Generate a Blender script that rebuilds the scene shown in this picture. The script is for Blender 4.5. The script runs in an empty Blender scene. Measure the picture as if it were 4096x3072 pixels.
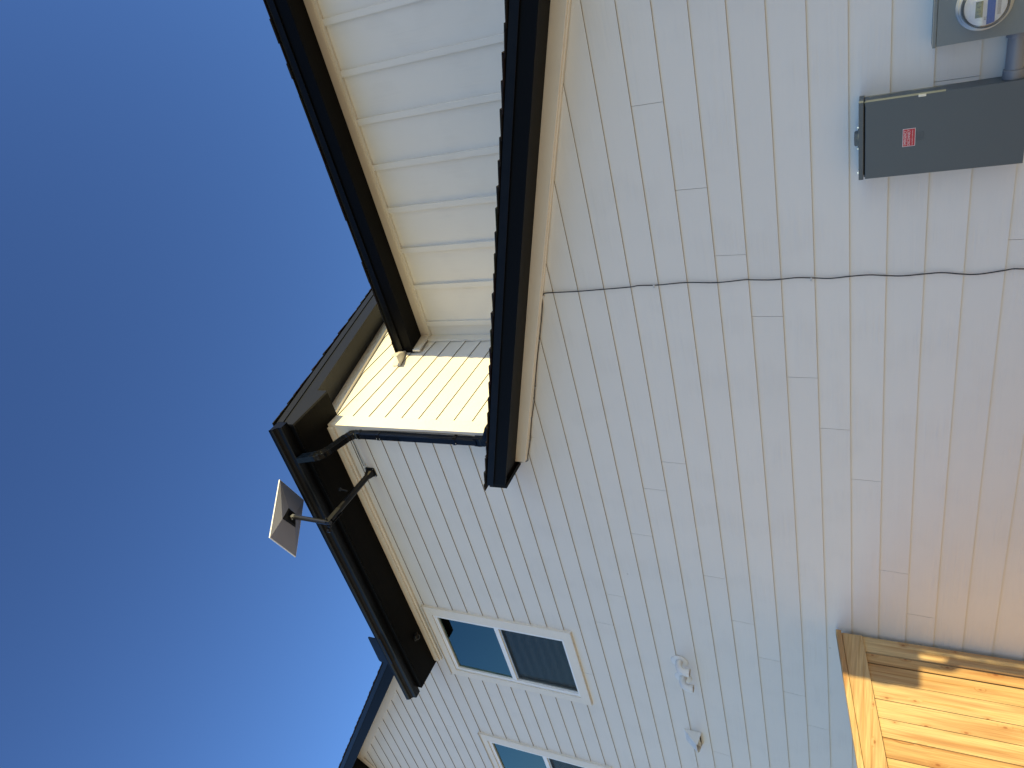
import bpy, bmesh, math, random
from mathutils import Vector, Matrix
R = math.radians
random.seed(7)
scene = bpy.context.scene
COL = scene.collection

# ------------------------------------------------------------------ camera
YAW, PITCH, ROLL = 0.599420527, 0.468185555, 0.0171389546
FPX = 2891.566
cam_d = bpy.data.cameras.new('camera'); cam = bpy.data.objects.new('camera', cam_d); COL.objects.link(cam)
cam_d.sensor_width = 36.0; cam_d.lens = FPX * 36.0 / 4096.0
cam_d.clip_start = 0.05; cam_d.clip_end = 2000
fw = Vector((-math.sin(YAW)*math.cos(PITCH), math.cos(YAW)*math.cos(PITCH), math.sin(PITCH)))
rt = Vector((math.cos(YAW), math.sin(YAW), 0)); up = rt.cross(fw)
c_, s_ = math.cos(ROLL), math.sin(ROLL)
rt, up = c_*rt + s_*up, -s_*rt + c_*up
mx, my, mz = -up, rt, -fw          # the phone was held on its side
cam.matrix_world = Matrix(((mx.x, my.x, mz.x, 0), (mx.y, my.y, mz.y, -3.963955), (mx.z, my.z, mz.z, 0), (0, 0, 0, 1)))
scene.camera = cam

# ------------------------------------------------------------------ light
SUN = Vector((1.0, 0.019, 0.33)).normalized()
SUN_EL = math.asin(SUN.z); SUN_AZ = math.atan2(SUN.x, SUN.y)
w = bpy.data.worlds.new('World'); scene.world = w; w.use_nodes = True
nt = w.node_tree; nt.nodes.clear()
sky = nt.nodes.new('ShaderNodeTexSky'); sky.sky_type = 'NISHITA'; sky.sun_disc = False
sky.sun_elevation = SUN_EL; sky.sun_rotation = SUN_AZ
sky.altitude = 200; sky.air_density = 1.0; sky.dust_density = 0.05; sky.ozone_density = 2.6
bg = nt.nodes.new('ShaderNodeBackground'); bg.inputs['Strength'].default_value = 0.15
wo = nt.nodes.new('ShaderNodeOutputWorld')
# clear deep blue evening sky: the gradient away from the sun is gentler and bluer than the model's
sep = nt.nodes.new('ShaderNodeSeparateColor'); com = nt.nodes.new('ShaderNodeCombineColor'); nt.links.new(sky.outputs[0], sep.inputs[0])
for ch, (A_, e_) in zip(('Red', 'Green', 'Blue'), ((1.507/1.173, 1.51), (1.695/1.173, 1.63), (1.509/1.173, 1.58))):
    a = nt.nodes.new('ShaderNodeMath'); a.operation = 'MULTIPLY'; a.inputs[1].default_value = 0.2196; nt.links.new(sep.outputs[ch], a.inputs[0])
    b = nt.nodes.new('ShaderNodeMath'); b.operation = 'POWER'; b.inputs[1].default_value = e_; nt.links.new(a.outputs[0], b.inputs[0])
    c = nt.nodes.new('ShaderNodeMath'); c.operation = 'MULTIPLY'; c.inputs[1].default_value = A_/0.2196; nt.links.new(b.outputs[0], c.inputs[0]); nt.links.new(c.outputs[0], com.inputs[ch])
    if ch == 'Green': gsrc = a
mr0 = nt.nodes.new('ShaderNodeMapRange'); mr0.inputs['From Min'].default_value = 0.38; mr0.inputs['From Max'].default_value = 0.62; nt.links.new(gsrc.outputs[0], mr0.inputs['Value'])
mx0 = nt.nodes.new('ShaderNodeMix'); mx0.data_type = 'RGBA'; nt.links.new(mr0.outputs[0], mx0.inputs['Factor']); nt.links.new(com.outputs[0], mx0.inputs['A']); nt.links.new(sky.outputs[0], mx0.inputs['B'])
nt.links.new(mx0.outputs['Result'], bg.inputs[0]); nt.links.new(bg.outputs[0], wo.inputs[0])
sl = bpy.data.lights.new('sun', 'SUN'); sl.energy = 4.0; sl.angle = R(0.5); sl.color = (1.0, 0.79, 0.345)
so = bpy.data.objects.new('sun', sl); COL.objects.link(so)
so.rotation_euler = SUN.to_track_quat('Z', 'Y').to_euler()
scene.view_settings.view_transform = 'Standard'; scene.view_settings.look = 'None'
scene.view_settings.gamma = 1.0; scene.view_settings.exposure = 0.78

# ------------------------------------------------------------------ materials
class NT:
    def __init__(s, name):
        s.m = bpy.data.materials.new(name); s.m.use_nodes = True; s.t = s.m.node_tree
        s.b = s.t.nodes['Principled BSDF']
    def n(s, typ, **kw):
        nd = s.t.nodes.new(typ)
        for k, v in kw.items():
            if k.startswith('i_'):
                key = k[2:]; key = int(key) if key.isdigit() else key.replace('_', ' ')
                nd.inputs[key].default_value = v
            else: setattr(nd, k, v)
        return nd
    def l(s, a, b): s.t.links.new(a, b)
    def set(s, **kw):
        for k, v in kw.items(): s.b.inputs[k.replace('_', ' ')].default_value = v
    def coords(s, scale=(1, 1, 1), attr=False):
        tc = s.n('ShaderNodeTexCoord'); mp = s.n('ShaderNodeMapping'); mp.inputs['Scale'].default_value = scale
        s.l(tc.outputs['Object'], mp.inputs['Vector'])
        if attr:
            at = s.n('ShaderNodeAttribute', attribute_name='rnd')
            ml = s.n('ShaderNodeVectorMath', operation='SCALE'); ml.inputs['Scale'].default_value = 37.0
            s.l(at.outputs['Color'], ml.inputs[0])
            ad = s.n('ShaderNodeVectorMath', operation='ADD')
            s.l(mp.outputs[0], ad.inputs[0]); s.l(ml.outputs[0], ad.inputs[1])
            return ad.outputs[0], at
        return mp.outputs[0]
    def ramp(s, stops):
        r = s.n('ShaderNodeValToRGB'); e = r.color_ramp.elements
        while len(e) < len(stops): e.new(0.5)
        for i, (p, c) in enumerate(stops):
            e[i].position = p; e[i].color = (c[0], c[1], c[2], 1) if hasattr(c, '__len__') else (c, c, c, 1)
        return r
    def mix(s, fac, a, b, mode='MIX'):
        m = s.n('ShaderNodeMix', data_type='RGBA', blend_type=mode)
        for inp, v in ((m.inputs['Factor'], fac), (m.inputs['A'], a), (m.inputs['B'], b)):
            if hasattr(v, 'is_output') or hasattr(v, 'links'): s.l(v, inp)
            elif hasattr(v, '__len__'): inp.default_value = (v[0], v[1], v[2], 1)
            else: inp.default_value = v
        return m.outputs['Result']
    def bump(s, h, strength, dist):
        b = s.n('ShaderNodeBump'); b.inputs['Strength'].default_value = strength; b.inputs['Distance'].default_value = dist
        s.l(h, b.inputs['Height']); s.l(b.outputs[0], s.b.inputs['Normal']); return b

def painted(name, col, rough=0.5, grain=None, spec=0.5, var=0.035, bumpd=0.0015, marks=True):
    """painted fibre cement / wood; grain = axis letters scale tuple stretched along the board"""
    t = NT(name); t.set(Roughness=rough, Specular_IOR_Level=spec)
    v, at = t.coords(grain or (9, 9, 9), attr=True)
    n1 = t.n('ShaderNodeTexNoise'); n1.inputs['Scale'].default_value = 1.0; n1.inputs['Detail'].default_value = 6; n1.inputs['Distortion'].default_value = 0.9
    t.l(v, n1.inputs['Vector'])
    big = t.n('ShaderNodeTexNoise'); big.inputs['Scale'].default_value = 1.7; big.inputs['Detail'].default_value = 4
    tc = t.coords((1, 1, 1)); t.l(tc, big.inputs['Vector'])
    lo = tuple(c*(1-var) for c in col); hi = tuple(min(1, c*(1+var*0.6)) for c in col)
    base = t.mix(big.outputs['Fac'], lo, hi)
    rr = t.ramp([(0, 0.965), (1, 1.0)]); t.l(at.outputs['Fac'], rr.inputs[0])
    base = t.mix(1.0, base, rr.outputs[0], 'MULTIPLY')
    if marks:      # faint scuffs and specks on the paint
        vo = t.n('ShaderNodeTexVoronoi'); vo.inputs['Scale'].default_value = 2.3; t.l(tc, vo.inputs['Vector'])
        rm = t.ramp([(0.0, 0.45), (0.016, 0.8), (0.024, 1.0)]); t.l(vo.outputs['Distance'], rm.inputs[0])
        base = t.mix(0.8, base, rm.outputs[0], 'MULTIPLY')
    t.l(base, t.b.inputs['Base Color'])
    # ridged grain in patches
    mr = t.ramp([(0.35, 0.0), (0.65, 1.0)])
    pn = t.n('ShaderNodeTexNoise'); pn.inputs['Scale'].default_value = 3.2; t.l(tc, pn.inputs['Vector']); t.l(pn.outputs['Fac'], mr.inputs[0])
    hm = t.n('ShaderNodeMath', operation='MULTIPLY'); t.l(n1.outputs['Fac'], hm.inputs[0]); t.l(mr.outputs[0], hm.inputs[1])
    t.bump(hm.outputs[0], 0.8, bumpd)
    gd_ = t.ramp([(0.25, 1.0), (0.62, 0.965)]); t.l(hm.outputs[0], gd_.inputs[0])
    t.l(t.mix(1.0, base, gd_.outputs[0], 'MULTIPLY'), t.b.inputs['Base Color'])
    return t.m

WALLC = (0.725, 0.705, 0.665)
M = {}
M['siding'] = painted('siding_paint', WALLC, 0.55, (1.6, 60, 60), bumpd=0.003)
M['edge'] = painted('siding_raw_edge', (0.15, 0.125, 0.095), 0.8, (1.6, 60, 60), marks=False)  # shade line under each course, put into the colour of the board lips
M['siding_side'] = painted('siding_paint_side', WALLC, 0.6, (60, 1.6, 60), bumpd=0.0006, marks=False)
M['panel'] = painted('board_paint', WALLC, 0.55, (45, 45, 1.4), marks=False, bumpd=0.003)
M['trim'] = painted('trim_paint', (0.76, 0.725, 0.66), 0.5, (2, 70, 70), bumpd=0.001, marks=False)
M['black_trim'] = painted('black_fascia_paint', (0.0018, 0.002, 0.0028), 0.5, (1.2, 60, 60), spec=0.09, bumpd=0.0012, marks=False)
M['black_side'] = painted('black_fascia_paint_side', (0.0085, 0.0095, 0.0115), 0.5, (60, 1.2, 60), spec=0.2, bumpd=0.0012, marks=False)  # same black paint, base lightened to carry bounce from the sunlit wall
t = NT('black_aluminium'); t.set(Roughness=0.36, Specular_IOR_Level=0.16)
v = t.coords((3, 3, 3)); n = t.n('ShaderNodeTexNoise', i_Scale=4.0); t.l(v, n.inputs['Vector'])
r_ = t.ramp([(0.3, (0.003, 0.0034, 0.0045)), (0.75, (0.005, 0.0055, 0.007))]); t.l(n.outputs['Fac'], r_.inputs[0]); t.l(r_.outputs[0], t.b.inputs['Base Color'])
t.bump(n.outputs['Fac'], 0.12, 0.01); M['black_metal'] = t.m
t = NT('black_gloss_metal'); t.set(Roughness=0.12, Specular_IOR_Level=0.24); t.b.inputs['Base Color'].default_value = (0.003, 0.0035, 0.005, 1)
v = t.coords((1, 1, 1)); n = t.n('ShaderNodeTexNoise', i_Scale=14.0); t.l(v, n.inputs['Vector']); t.bump(n.outputs['Fac'], 0.15, 0.01); M['gloss'] = t.m

# perforated soffit: rows of small holes in a strip near the edge
def soffit_mat(name, ax, lo, hi):
    t = NT(name); t.set(Roughness=0.55, Specular_IOR_Level=0.05)
    tc = t.n('ShaderNodeTexCoord'); sp = t.n('ShaderNodeSeparateXYZ'); t.l(tc.outputs['Object'], sp.inputs[0])
    P = 0.0125
    def cell(o, off=None):
        a = t.n('ShaderNodeMath', operation='DIVIDE'); t.l(o, a.inputs[0]); a.inputs[1].default_value = P
        o2 = a.outputs[0]
        if off is not None:
            b = t.n('ShaderNodeMath', operation='ADD'); t.l(o2, b.inputs[0]); t.l(off, b.inputs[1]); o2 = b.outputs[0]
        f = t.n('ShaderNodeMath', operation='FRACT'); t.l(o2, f.inputs[0])
        s = t.n('ShaderNodeMath', operation='SUBTRACT'); t.l(f.outputs[0], s.inputs[0]); s.inputs[1].default_value = 0.5
        q = t.n('ShaderNodeMath', operation='MULTIPLY'); t.l(s.outputs[0], q.inputs[0]); t.l(s.outputs[0], q.inputs[1]); return q.outputs[0]
    a = cell(sp.outputs['X']); b = cell(sp.outputs['Y'])
    ad = t.n('ShaderNodeMath', operation='ADD'); t.l(a, ad.inputs[0]); t.l(b, ad.inputs[1])
    lt = t.n('ShaderNodeMath', operation='LESS_THAN'); t.l(ad.outputs[0], lt.inputs[0]); lt.inputs[1].default_value = 0.05
    g1 = t.n('ShaderNodeMath', operation='GREATER_THAN'); t.l(sp.outputs[ax], g1.inputs[0]); g1.inputs[1].default_value = lo
    g2 = t.n('ShaderNodeMath', operation='LESS_THAN'); t.l(sp.outputs[ax], g2.inputs[0]); g2.inputs[1].default_value = hi
    m1 = t.n('ShaderNodeMath', operation='MULTIPLY'); t.l(g1.outputs[0], m1.inputs[0]); t.l(g2.outputs[0], m1.inputs[1])
    m2 = t.n('ShaderNodeMath', operation='MULTIPLY'); t.l(m1.outputs[0], m2.inputs[0]); t.l(lt.outputs[0], m2.inputs[1])
    c = t.mix(m2.outputs[0], (0.0050, 0.0049, 0.0047), (0.0006, 0.0005, 0.0005)); t.l(c, t.b.inputs['Base Color'])
    v = t.coords((1.5, 45, 45)); n = t.n('ShaderNodeTexNoise', i_Scale=1.0); n.inputs['Detail'].default_value = 5; n.inputs['Distortion'].default_value = 1.2
    t.l(v, n.inputs['Vector']); t.bump(n.outputs['Fac'], 0.7, 0.002)
    return t.m
M['black_under'] = painted('black_soffit_paint', (0.0055, 0.0053, 0.005), 0.55, (60, 1.2, 60), spec=0.1, bumpd=0.0012, marks=False)
M['soffit_main'] = soffit_mat('perforated_soffit', 'Y', -0.335, -0.262)
M['soffit_upper'] = soffit_mat('perforated_soffit_upper', 'Y', 1.262, 1.335)

t = NT('asphalt_shingle'); t.set(Roughness=0.95, Specular_IOR_Level=0.2)
v, at = t.coords((1, 1, 1), attr=True); n = t.n('ShaderNodeTexNoise', i_Scale=260.0); n.inputs['Detail'].default_value = 3; t.l(v, n.inputs['Vector'])
r_ = t.ramp([(0.3, (0.006, 0.006, 0.007)), (0.6, (0.018, 0.018, 0.02)), (0.85, (0.05, 0.05, 0.055))]); t.l(n.outputs['Fac'], r_.inputs[0])
c = t.mix(0.5, r_.outputs[0], at.outputs['Color'], 'MULTIPLY'); t.l(c, t.b.inputs['Base Color']); t.bump(n.outputs['Fac'], 0.8, 0.003); M['shingle'] = t.m

def plain(name, col, rough=0.5, metal=0.0, spec=0.5, nscale=25, var=0.12, bump=0.0):
    t = NT(name); t.set(Roughness=rough, Metallic=metal, Specular_IOR_Level=spec)
    v = t.coords((1, 1, 1)); n = t.n('ShaderNodeTexNoise'); n.inputs['Scale'].default_value = nscale; n.inputs['Detail'].default_value = 4; t.l(v, n.inputs['Vector'])
    r_ = t.ramp([(0.25, tuple(c*(1-var) for c in col)), (0.75, tuple(min(1, c*(1+var)) for c in col))]); t.l(n.outputs['Fac'], r_.inputs[0])
    t.l(r_.outputs[0], t.b.inputs['Base Color'])
    if bump: t.bump(n.outputs['Fac'], 0.5, bump)
    return t.m
M['treated_post'] = plain('treated_post', (0.035, 0.024, 0.013), 0.8)
M['vinyl'] = plain('white_vinyl', (0.80, 0.82, 0.84), 0.35, nscale=5, var=0.03)
M['sheath'] = plain('dark_sheathing', (0.10, 0.085, 0.065), 0.9)
M['grey_box'] = plain('grey_panel_paint', (0.078, 0.096, 0.108), 0.38, nscale=400, var=0.10, bump=0.0004)
M['grey_box_light'] = plain('grey_meter_paint', (0.165, 0.19, 0.195), 0.42, nscale=400, var=0.10, bump=0.0004)
M['pvc_grey'] = plain('grey_pvc', (0.20, 0.21, 0.23), 0.38, nscale=6, var=0.08)
M['pvc_white'] = plain('white_pvc', (0.74, 0.73, 0.70), 0.4, nscale=6, var=0.04)
M['steel'] = plain('galvanised_steel', (0.62, 0.62, 0.60), 0.35, metal=0.9, nscale=60)
M['clamp_steel'] = plain('clamp_steel', (0.22, 0.23, 0.23), 0.4, metal=0.7)
M['bolt'] = plain('zinc_bolt', (0.75, 0.75, 0.72), 0.3, metal=0.9)
M['cable'] = plain('black_cable', (0.022, 0.023, 0.03), 0.45)
M['clip'] = plain('clear_clip', (0.55, 0.55, 0.55), 0.4)
M['dish'] = plain('dish_shell', (0.265, 0.285, 0.37), 0.55, nscale=2, var=0.03)
M['dish_rim'] = plain('dish_rim', (0.75, 0.76, 0.78), 0.4, nscale=2, var=0.02)
M['black_plastic'] = plain('black_plastic', (0.004, 0.004, 0.005), 0.4, spec=0.3)
M['mast'] = plain('mast_paint', (0.012, 0.013, 0.015), 0.33, nscale=90, var=0.2)
M['red'] = plain('red_sticker', (0.48, 0.022, 0.035), 0.45, var=0.04)
M['sticker_white'] = plain('sticker_white', (0.72, 0.68, 0.68), 0.5, var=0.03)
M['dark_hole'] = plain('dark_opening', (0.006, 0.006, 0.006), 0.9)
M['flash_beige'] = plain('painted_flashing', (0.62, 0.60, 0.55), 0.4, nscale=8)
M['concrete'] = plain('foundation_concrete', (0.32, 0.31, 0.29), 0.9, nscale=12, var=0.2, bump=0.004)
M['inner'] = plain('room_wall', (0.30, 0.31, 0.32), 0.9, nscale=3)
M['blue_label'] = plain('blue_label', (0.035, 0.12, 0.42), 0.5, var=0.06)
M['white_label'] = plain('white_label', (0.70, 0.72, 0.74), 0.5, var=0.03)
M['lcd'] = plain('lcd', (0.17, 0.18, 0.11), 0.3, var=0.1)
M['ink'] = plain('printed_ink', (0.03, 0.035, 0.05), 0.6)
M['ring'] = plain('meter_ring', (0.42, 0.45, 0.46), 0.35, metal=0.3)

t = NT('window_glass'); t.t.nodes.remove(t.b); o = [n for n in t.t.nodes if n.type == 'OUTPUT_MATERIAL'][0]
gl = t.n('ShaderNodeBsdfGlossy'); gl.inputs['Roughness'].default_value = 0.0; gl.inputs['Color'].default_value = (0.60, 0.86, 0.80, 1)
tr = t.n('ShaderNodeBsdfTransparent'); tr.inputs['Color'].default_value = (0.42, 0.50, 0.50, 1)
fr = t.n('ShaderNodeFresnel'); fr.inputs['IOR'].default_value = 2.1
v = t.coords((1, 1, 1)); n = t.n('ShaderNodeTexNoise', i_Scale=1.3); t.l(v, n.inputs['Vector']); bp = t.n('ShaderNodeBump'); bp.inputs['Strength'].default_value = 0.05; bp.inputs['Distance'].default_value = 0.02
t.l(n.outputs['Fac'], bp.inputs['Height']); t.l(bp.outputs[0], gl.inputs['Normal'])
mx_ = t.n('ShaderNodeMixShader'); t.l(fr.outputs[0], mx_.inputs[0]); t.l(tr.outputs[0], mx_.inputs[1]); t.l(gl.outputs[0], mx_.inputs[2]); t.l(mx_.outputs[0], o.inputs[0]); M['glass'] = t.m

t = NT('insect_screen'); o = [n for n in t.t.nodes if n.type == 'OUTPUT_MATERIAL'][0]; t.set(Roughness=0.6)
v = t.coords((2.2, 1, 1)); wv = t.n('ShaderNodeTexWave', wave_type='BANDS', bands_direction='Z'); wv.inputs['Scale'].default_value = 3.0; wv.inputs['Distortion'].default_value = 3.0; wv.inputs['Detail'].default_value = 1.0
t.l(v, wv.inputs['Vector']); r_ = t.ramp([(0.3, (0.004, 0.0045, 0.005)), (0.95, (0.022, 0.026, 0.03))]); t.l(wv.outputs['Fac'], r_.inputs[0]); t.l(r_.outputs[0], t.b.inputs['Base Color'])
tr = t.n('ShaderNodeBsdfTransparent'); mx_ = t.n('ShaderNodeMixShader'); mx_.inputs[0].default_value = 0.55
t.l(tr.outputs[0], mx_.inputs[1]); t.l(t.b.outputs[0], mx_.inputs[2]); t.l(mx_.outputs[0], o.inputs[0]); M['screen'] = t.m

t = NT('meter_glass'); t.set(Roughness=0.03, Transmission_Weight=1.0, IOR=1.45); t.b.inputs['Base Color'].default_value = (0.96, 0.98, 1, 1); M['clear'] = t.m

# cedar: grain along Z (boards) or along Y (rails)
def cedar(name, axis):
    t = NT(name); t.set(Roughness=0.62, Specular_IOR_Level=0.25)
    tc = t.n('ShaderNodeTexCoord'); at = t.n('ShaderNodeAttribute', attribute_name='rnd')
    ml = t.n('ShaderNodeVectorMath', operation='SCALE'); ml.inputs['Scale'].default_value = 23.0; t.l(at.outputs['Color'], ml.inputs[0])
    ad = t.n('ShaderNodeVectorMath', operation='ADD'); t.l(tc.outputs['Object'], ad.inputs[0]); t.l(ml.outputs[0], ad.inputs[1])
    # knots: elongated 2-D voronoi cells on the face of the board
    sx_ = t.n('ShaderNodeSeparateXYZ'); t.l(ad.outputs[0], sx_.inputs[0]); cx_ = t.n('ShaderNodeCombineXYZ'); t.l(sx_.outputs['Y'], cx_.inputs['X']); t.l(sx_.outputs['Z'], cx_.inputs['Y'])
    mk = t.n('ShaderNodeMapping'); mk.inputs['Scale'].default_value = (8.0, 4.6, 1) if axis == 'Z' else (4.0, 8.0, 1); t.l(cx_.outputs[0], mk.inputs['Vector'])
    vo = t.n('ShaderNodeTexVoronoi', voronoi_dimensions='2D'); vo.inputs['Scale'].default_value = 1.0; t.l(mk.outputs[0], vo.inputs['Vector'])
    gate = t.n('ShaderNodeSeparateColor'); t.l(vo.outputs['Color'], gate.inputs[0])
    gt = t.n('ShaderNodeMath', operation='LESS_THAN'); gt.inputs[1].default_value = 0.40; t.l(gate.outputs[0], gt.inputs[0])
    kd = t.n('ShaderNodeMath', operation='MULTIPLY_ADD'); t.l(gate.outputs[1], kd.inputs[0]); kd.inputs[1].default_value = 1.3; kd.inputs[2].default_value = 0.65
    dd = t.n('ShaderNodeMath', operation='MULTIPLY'); t.l(vo.outputs['Distance'], dd.inputs[0]); t.l(kd.outputs[0], dd.inputs[1])
    halo = t.ramp([(0.0, 1.0), (0.34, 0.0)]); halo.color_ramp.interpolation = 'EASE'; t.l(dd.outputs[0], halo.inputs[0])
    hg = t.n('ShaderNodeMath', operation='MULTIPLY'); t.l(halo.outputs[0], hg.inputs[0]); t.l(gt.outputs[0], hg.inputs[1])
    # grain bends around the knots
    mg = t.n('ShaderNodeMapping'); mg.inputs['Scale'].default_value = (20, 20, 0.9) if axis == 'Z' else (20, 0.9, 20); t.l(ad.outputs[0], mg.inputs['Vector'])
    off = t.n('ShaderNodeVectorMath', operation='SCALE'); off.inputs[0].default_value = (0.9, 0.9, 0.9); t.l(hg.outputs[0], off.inputs['Scale'])
    ag = t.n('ShaderNodeVectorMath', operation='ADD'); t.l(mg.outputs[0], ag.inputs[0]); t.l(off.outputs[0], ag.inputs[1])
    n1 = t.n('ShaderNodeTexNoise', i_Scale=1.0); n1.inputs['Detail'].default_value = 3; n1.inputs['Distortion'].default_value = 0.6; t.l(ag.outputs[0], n1.inputs['Vector'])
    st = t.n('ShaderNodeMath', operation='MULTIPLY'); t.l(n1.outputs['Fac'], st.inputs[0]); st.inputs[1].default_value = 9.0
    sn = t.n('ShaderNodeMath', operation='SINE'); t.l(st.outputs[0], sn.inputs[0])
    mh = t.n('ShaderNodeMapping'); mh.inputs['Scale'].default_value = (160, 160, 5) if axis == 'Z' else (160, 5, 160); t.l(ad.outputs[0], mh.inputs['Vector'])
    n2 = t.n('ShaderNodeTexNoise', i_Scale=1.0); n2.inputs['Detail'].default_value = 5; t.l(mh.outputs[0], n2.inputs['Vector'])
    r1 = t.ramp([(0.0, (0.54, 0.40, 0.215)), (0.5, (0.46, 0.315, 0.15)), (1.0, (0.33, 0.18, 0.065))])
    mr = t.n('ShaderNodeMapRange'); mr.inputs['From Min'].default_value = -1; t.l(sn.outputs[0], mr.inputs['Value']); t.l(mr.outputs[0], r1.inputs[0])
    r2 = t.ramp([(0.3, 0.74), (0.65, 1.08)]); t.l(n2.outputs['Fac'], r2.inputs[0])
    c = t.mix(1.0, r1.outputs[0], r2.outputs[0], 'MULTIPLY')
    # heartwood streak
    n3 = t.n('ShaderNodeTexNoise', i_Scale=1.0); mq = t.n('ShaderNodeMapping'); mq.inputs['Scale'].default_value = (6, 11, 0.8) if axis == 'Z' else (6, 0.8, 11)
    t.l(ad.outputs[0], mq.inputs['Vector']); t.l(mq.outputs[0], n3.inputs['Vector'])
    r3 = t.ramp([(0.50, 0.0), (0.64, 1.0)]); t.l(n3.outputs['Fac'], r3.inputs[0])
    f3 = t.n('ShaderNodeMath', operation='MULTIPLY'); t.l(r3.outputs[0], f3.inputs[0]); f3.inputs[1].default_value = 0.6
    c = t.mix(f3.outputs[0], c, (0.29, 0.135, 0.052))
    k1 = t.ramp([(0.035, 1.0), (0.085, 0.0)]); t.l(dd.outputs[0], k1.inputs[0])
    kg = t.n('ShaderNodeMath', operation='MULTIPLY'); t.l(k1.outputs[0], kg.inputs[0]); t.l(gt.outputs[0], kg.inputs[1])
    kh = t.n('ShaderNodeMath', operation='MULTIPLY'); t.l(hg.outputs[0], kh.inputs[0]); kh.inputs[1].default_value = 0.35
    c = t.mix(kh.outputs[0], c, (0.32, 0.145, 0.055))
    kf = t.n('ShaderNodeMath', operation='MULTIPLY'); t.l(kg.outputs[0], kf.inputs[0]); kf.inputs[1].default_value = 0.8
    c = t.mix(kf.outputs[0], c, (0.24, 0.095, 0.04))
    rr = t.ramp([(0, (0.66, 0.55, 0.45)), (0.2, (0.86, 0.76, 0.66)), (0.5, (1, 1, 1)), (0.75, (0.95, 0.86, 0.76)), (1, (1.0, 0.97, 0.92))]); t.l(at.outputs['Fac'], rr.inputs[0])
    c = t.mix(1.0, c, rr.outputs[0], 'MULTIPLY'); t.l(c, t.b.inputs['Base Color'])
    t.bump(n2.outputs['Fac'], 0.4, 0.0015)
    return t.m
M['cedar'] = cedar('cedar_boards', 'Z'); M['cedar_rail'] = cedar('cedar_rail', 'Y')

t = NT('yard_gravel'); t.set(Roughness=0.95)
v = t.coords((1, 1, 1)); n = t.n('ShaderNodeTexNoise', i_Scale=0.8); n.inputs['Detail'].default_value = 8; t.l(v, n.inputs['Vector'])
vo = t.n('ShaderNodeTexVoronoi', i_Scale=28.0); t.l(v, vo.inputs['Vector'])
r_ = t.ramp([(0.3, (0.50, 0.375, 0.235)), (0.7, (0.68, 0.52, 0.34))]); t.l(n.outputs['Fac'], r_.inputs[0]); r2 = t.ramp([(0, 0.75), (0.5, 1.05)]); t.l(vo.outputs['Distance'], r2.inputs[0])
t.l(t.mix(1.0, r_.outputs[0], r2.outputs[0], 'MULTIPLY'), t.b.inputs['Base Color']); t.bump(vo.outputs['Distance'], 0.7, 0.02); M['ground'] = t.m

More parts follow.
